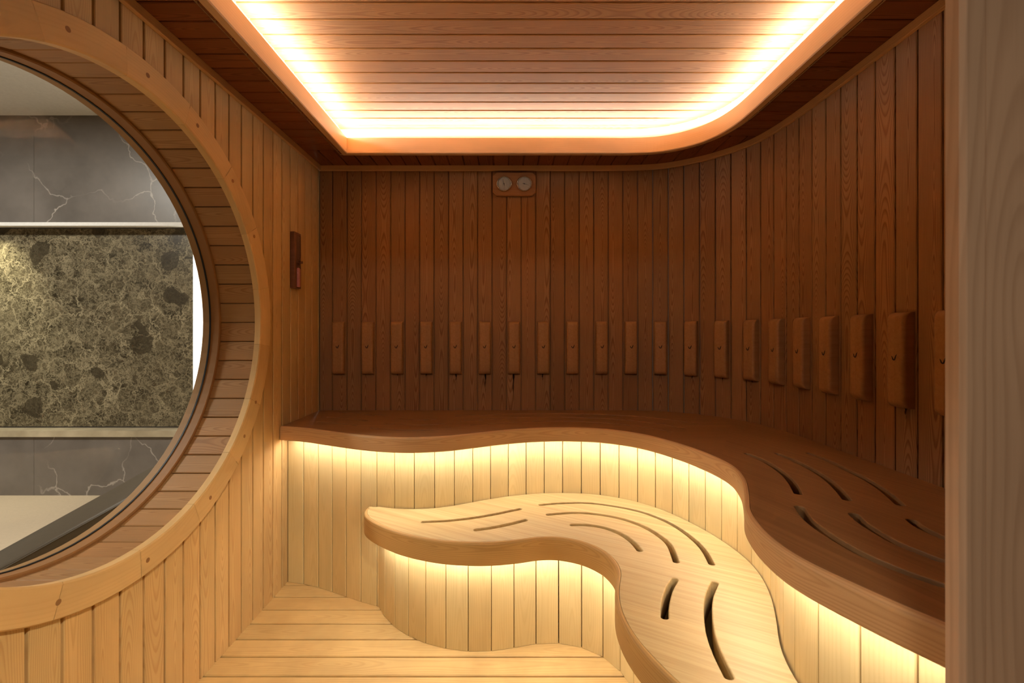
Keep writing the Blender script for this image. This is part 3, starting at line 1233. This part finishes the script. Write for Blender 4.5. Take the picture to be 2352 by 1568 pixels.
ch = .021
gw, gh = (gx1 - gx0) / 2, (gz1 - gz0) / 2
oct_ = [(-gw + ch, -gh), (gw - ch, -gh), (gw, -gh + ch), (gw, gh - ch), (gw - ch, gh), (-gw + ch, gh), (-gw, gh - ch), (-gw, -gh + ch)]
prism(oct_, -.001, -.022).build('back_plate', M['gauge'], gr, loc=(0, 0, 0), weld=True)
for dx, ang, lbl in ((-.0595, 102, 'left dial, needle near upright'), (.0585, -18, 'right dial, needle pointing right')):
    zc = H + (764 - 421.7) * 2.705 / 1065 - (gz0 + gz1) / 2
    R = .0445
    m = MB()
    pr = [(R, -.022), (R, -.031), (R - .002, -.033), (R - .0045, -.032), (R - .005, -.026)]
    rows = [[(dx + r_ * math.cos(a), y_, zc + r_ * math.sin(a)) for a in [2 * PI * q / 48 for q in range(48)]] for r_, y_ in pr]
    m.grid(rows, close=True, smooth=True)
    d = m.build('dial', M['bezel'], gr, loc=(0, 0, 0))
    d['label'] = lbl
    m = MB()
    m.face([(dx + (R - .004) * math.cos(2 * PI * q / 48), -.0255, zc + (R - .004) * math.sin(2 * PI * q / 48)) for q in range(48)])
    m.build('face', M['dial'], d, loc=(0, 0, 0))
    m = MB()
    for q in range(31):
        a = math.radians(225 - 270 * q / 30)
        l0 = R - .009 if q % 5 else R - .012
        ca, sa = math.cos(a), math.sin(a)
        w_ = .0004 if q % 5 else .0007
        m.face([(dx + l0 * ca - w_ * sa, -.0258, zc + l0 * sa + w_ * ca), (dx + (R - .006) * ca - w_ * sa, -.0258, zc + (R - .006) * sa + w_ * ca),
                (dx + (R - .006) * ca + w_ * sa, -.0258, zc + (R - .006) * sa - w_ * ca), (dx + l0 * ca + w_ * sa, -.0258, zc + l0 * sa - w_ * ca)])
    m.build('scale_marks', M['black'], d, loc=(0, 0, 0))
    m = MB()
    a = math.radians(ang)
    ca, sa = math.cos(a), math.sin(a)
    m.face([(dx - .010 * ca - .0013 * sa, -.027, zc - .010 * sa + .0013 * ca), (dx + .034 * ca, -.027, zc + .034 * sa), (dx - .010 * ca + .0013 * sa, -.027, zc - .010 * sa - .0013 * ca)][::-1])
    m.face([(dx + .003 * math.cos(2 * PI * q / 12), -.0275, zc + .003 * math.sin(2 * PI * q / 12)) for q in range(12)])
    m.build('needle', M['black'], d, loc=(0, 0, 0))
    m = MB()
    m.face([(dx + (R - .004) * math.cos(2 * PI * q / 48), -.0315, zc + (R - .004) * math.sin(2 * PI * q / 48)) for q in range(48)])
    m.build('cover_glass', M['tube'], d, loc=(0, 0, 0))

# ---------------------------------------------------------------- sand timer on the left wall
ty0, ty1, tz0, tz1 = 2.367, 2.440, H + .229, H + .518
st = empty('sand_timer', (XL, (ty0 + ty1) / 2, tz0))
tag(st, 'narrow wall-mounted sand timer with pink sand on the left wall near the corner', 'timer')
m = MB()
m.box((0, -(ty1 - ty0) / 2, 0), (.024, (ty1 - ty0) / 2, tz1 - tz0))
m.build('back_plate', M['timer'], st, loc=(0, 0, 0), bevel=.002)


def tube(cx, cy, prof, n=20):
    m_ = MB()
    rows = [[(cx + r_ * math.cos(a), cy + r_ * math.sin(a), z_) for a in [2 * PI * q / n for q in range(n)]] for r_, z_ in prof]
    m_.grid(rows, close=True, smooth=True)
    return m_


tcx, tcy = .027, -.003
tube(tcx, tcy, [(.0, .005), (.011, .006), (.0115, .012), (.0115, .108), (.009, .120), (.003, .130), (.0022, .137), (.003, .144), (.009, .154), (.0115, .166), (.0115, .265), (.011, .272), (0., .273)]).build('glass_bulb', M['tube'], st, loc=(0, 0, 0))
sd = tube(tcx, tcy, [(0., .0075), (.0098, .008), (.0105, .012), (.0105, .100), (.006, .106), (0., .108)]).build('sand', M['sand'], st, loc=(0, 0, 0))
sd['label'] = 'pink sand in the lower bulb'
m = MB()
m.box((.022, -.020, .132), (.0265, .015, .142))
m.box((.0265, -.019, .131), (.044, -.015, .143))
m.box((.0265, .010, .131), (.044, .014, .143))
m.box((.036, -.019, .134), (.044, .014, .140))
m.build('clip', M['timer'], st, loc=(0, 0, 0))

# ---------------------------------------------------------------- door post and front wall
mb = MB()
px0 = .58
prof = [(px0 + .004, .621), (px0, .617), (px0, .5985), (px0 + .0045, .5935), (px0 + .006, .593), (px0 + .028, .593), (px0 + .0285, .5945), (px0 + .0295, .5945), (px0 + .030, .593), (.76, .593), (.76, .621)]
rows = [[(x_, y_, z) for x_, y_ in prof] for z in (0., 2.10)]
acc, uu_ = 0, []
for k, p_ in enumerate(prof):
    if k:
        acc += math.hypot(p_[0] - prof[k - 1][0], p_[1] - prof[k - 1][1])
    uu_.append(acc - .12)
mb.grid(rows, [[(q, z) for q in uu_] for z in (0., 2.1)], smooth=False, flip=True)
mb.face([(x_, y_, 2.10) for x_, y_ in prof])
struct(mb.build('door_1', M['post']), 'greyish wooden door post standing close to the camera, right of the benches', 'door post')
mb = MB()
mb.box((.76, .600, 0), (1.30, YF, 2.42))
mb.box((-1.14, .520, 0), (-.80, .572, 2.42))
mb.box((-.80, .560, 2.10), (.76, YF, 2.42))
struct(mb.build('wall_front', M['wall']), 'wooden front wall of the sauna around the doorway', 'wall')

# ---------------------------------------------------------------- spa room beyond the window
YM = 3.59
CZ = H + 1.682


def zpx(y_):
    return H + (764 - y_) * YM / 1065


def xpx(x_):
    return (x_ - 1170) * YM / 1065


spa = empty('wall_spa', (-2.9, YM, 0))
struct(spa, 'marble clad spa wall seen through the round window', 'wall')


def tiles(z0, z1, name, mat, xs, y=YM, th=.03):
    m_ = MB()
    for a, b in zip(xs, xs[1:]):
        m_.box((a + .001, y, z0), (b - .001, y + th, z1))
    return m_.build(name, mat, spa)


X0, XS, XE_, XR = -5.1, xpx(78), xpx(425), -1.37
tiles(zpx(510), CZ, 'upper_tiles', M['grey'], [X0, XS, XS + 1.35, XR])['label'] = 'grey veined marble tiles above the niche'
tiles(-.01, zpx(1002), 'lower_tiles', M['grey'], [X0, XS, XS + 1.35, XR])['label'] = 'grey marble tiles below the niche'
tiles(zpx(985), zpx(518), 'niche_slab', M['emperador'], [X0, XE_], YM + .10)['label'] = 'brown and green veined marble slab'
tiles(zpx(985), zpx(518), 'lit_panel', M['onyx'], [XE_, XR], YM + .09)['label'] = 'backlit white onyx panel'
m = MB()
m.box((X0, YM - .02, zpx(1002)), (XR, YM + .13, zpx(988)))
m.build('ledge', M['ledge'], spa)
m = MB()
m.box((X0, YM - .012, zpx(519)), (XR, YM + .03, zpx(511)))
m.box((X0, YM + .03, zpx(519) + .012), (XR, YM + .14, zpx(511)))
m.build('lintel_edge', M['white'], spa)
m = MB()
m.face([(X0, -1.0, CZ), (X0, YM + .05, CZ), (XR, YM + .05, CZ), (XR, -1.0, CZ)])
struct(m.build('ceiling_spa', M['white']), 'plain white ceiling of the spa room beyond the window', 'ceiling')
m = MB()
m.face([(X0, -1.0, -.002), (XO, -1.0, -.002), (XO, YM + .05, -.002), (X0, YM + .05, -.002)])
struct(m.build('floor_spa', M['cream']), 'cream floor of the spa room beyond the window', 'floor')

# narrow padded bench outside the window
zb = .407
A0, A1 = Vector((-2.36, 3.30)), Vector((-1.94, 1.58))     # far edge
B0, B1 = Vector((-2.13, 3.345)), Vector((-1.815, 1.53))   # near edge
pb = empty('padded_bench', (-2.05, 2.45, 0))
tag(pb, 'dark leather padded bench on the cream floor outside the round window', 'bench')


def prism4(q, z0, z1):
    m_ = MB()
    lo = [(p.x, p.y, z0) for p in q]
    hi = [(p.x, p.y, z1) for p in q]
    m_.grid([lo, hi], close=True, smooth=False)
    m_.face(hi)
    m_.face(lo[::-1])
    return m_


q4 = [A0, A1, B1, B0]
prism4(q4, zb - .055, zb).build('cushion', M['leather'], pb, bevel=.012)
ctr = sum(q4, Vector((0, 0))) / 4
prism4([ctr + (p - ctr) * .96 for p in q4], .0, zb - .056).build('base', M['leather_side'], pb, bevel=.006)
m = MB()
d_ = (B1 - B0)
L_ = d_.length
pp = [B0 + d_ * (k / 200) for k in range(4, 197)]
nn_ = Vector((-d_.y, d_.x)).normalized()
if nn_.x < 0:
    nn_ = -nn_
rows = [[(p.x + nn_.x * (.003 + .0022 * math.cos(a)), p.y, zb - .008 + .0022 * math.sin(a)) for a in [2 * PI * q / 8 for q in range(8)]] for p in pp]
m.grid(rows, close=True, smooth=True)
m.build('piping', M['leather'], pb)

# ---------------------------------------------------------------- lights of the spa room, and unseen fill lamps added
def area(name, loc, size, power, col=(1., .86, .68), rot=(0, 0, 0), sy=None):
    l = bpy.data.lights.new(name, 'AREA')
    l.energy = power
    l.color = col
    l.shape = 'RECTANGLE' if sy else 'SQUARE'
    l.size = size
    if sy:
        l.size_y = sy
    o = bpy.data.objects.new(name, l)
    o.location = loc
    o.rotation_euler = rot
    COL.objects.link(o)
    return o


area('spa_downlight', (-3.7, 1.7, CZ - .02), .5, 40, (1., .93, .84))
sp = bpy.data.lights.new('niche_spot', 'SPOT')
sp.energy = 24
sp.color = (1., .92, .66)
sp.spot_size = math.radians(80)
sp.spot_blend = .8
sp.shadow_soft_size = .08
so = bpy.data.objects.new('niche_spot', sp)
so.location = (xpx(-40), YM - .16, zpx(518) + .10)
so.rotation_euler = (math.radians(20), 0, 0)
COL.objects.link(so)
cs = bpy.data.lights.new('left_wall_fill_spot', 'SPOT')  # unseen spot, added to brighten the lower left wall
cs.energy = 75
cs.color = (1., .88, .66)
cs.spot_size = math.radians(54)
cs.spot_blend = 1.
cs.shadow_soft_size = .06
co = bpy.data.objects.new('left_wall_fill_spot', cs)
co.location = (.35, -.30, 2.45)
co.rotation_euler = (Vector((-1.12, 1.25, -.05)) - Vector(co.location)).to_track_quat('-Z', 'Y').to_euler()
COL.objects.link(co)
area('added_post_fill', (-.3, -1.1, 2.42), .5, 15, (1., .86, .68))  # unseen lamp added behind the camera to light the door post

w = bpy.data.worlds.new('world')
S.world = w
w.use_nodes = True
w.node_tree.nodes['Background'].inputs[0].default_value = (1., .8, .62, 1)
w.node_tree.nodes['Background'].inputs[1].default_value = .015

# ---------------------------------------------------------------- camera
cd = bpy.data.cameras.new('camera')
cam = bpy.data.objects.new('camera', cd)
COL.objects.link(cam)
cam.location = (0, 0, H)
cam.rotation_euler = (PI / 2, 0, 0)
cd.sensor_width = 36
cd.lens = 1065 / 2352 * 36
cd.shift_x = 6 / 2352
cd.shift_y = -20 / 2352
cd.clip_start = .02
cd.dof.use_dof = True
cd.dof.focus_distance = 2.2
cd.dof.aperture_fstop = 5.6
S.camera = cam

S.cycles.use_denoising = True
S.cycles.max_bounces = 7
S.cycles.diffuse_bounces = 4
S.cycles.transparent_max_bounces = 7
S.cycles.glossy_bounces = 2
S.cycles.use_adaptive_sampling = True
S.cycles.adaptive_threshold = .07
S.cycles.caustics_reflective = False
S.cycles.caustics_refractive = False
S.cycles.sample_clamp_indirect = 6.
S.view_settings.view_transform = 'Standard'
S.view_settings.look = 'None'
S.view_settings.exposure = 1.4
S.view_settings.gamma = 1.
S.view_settings.use_curve_mapping = False
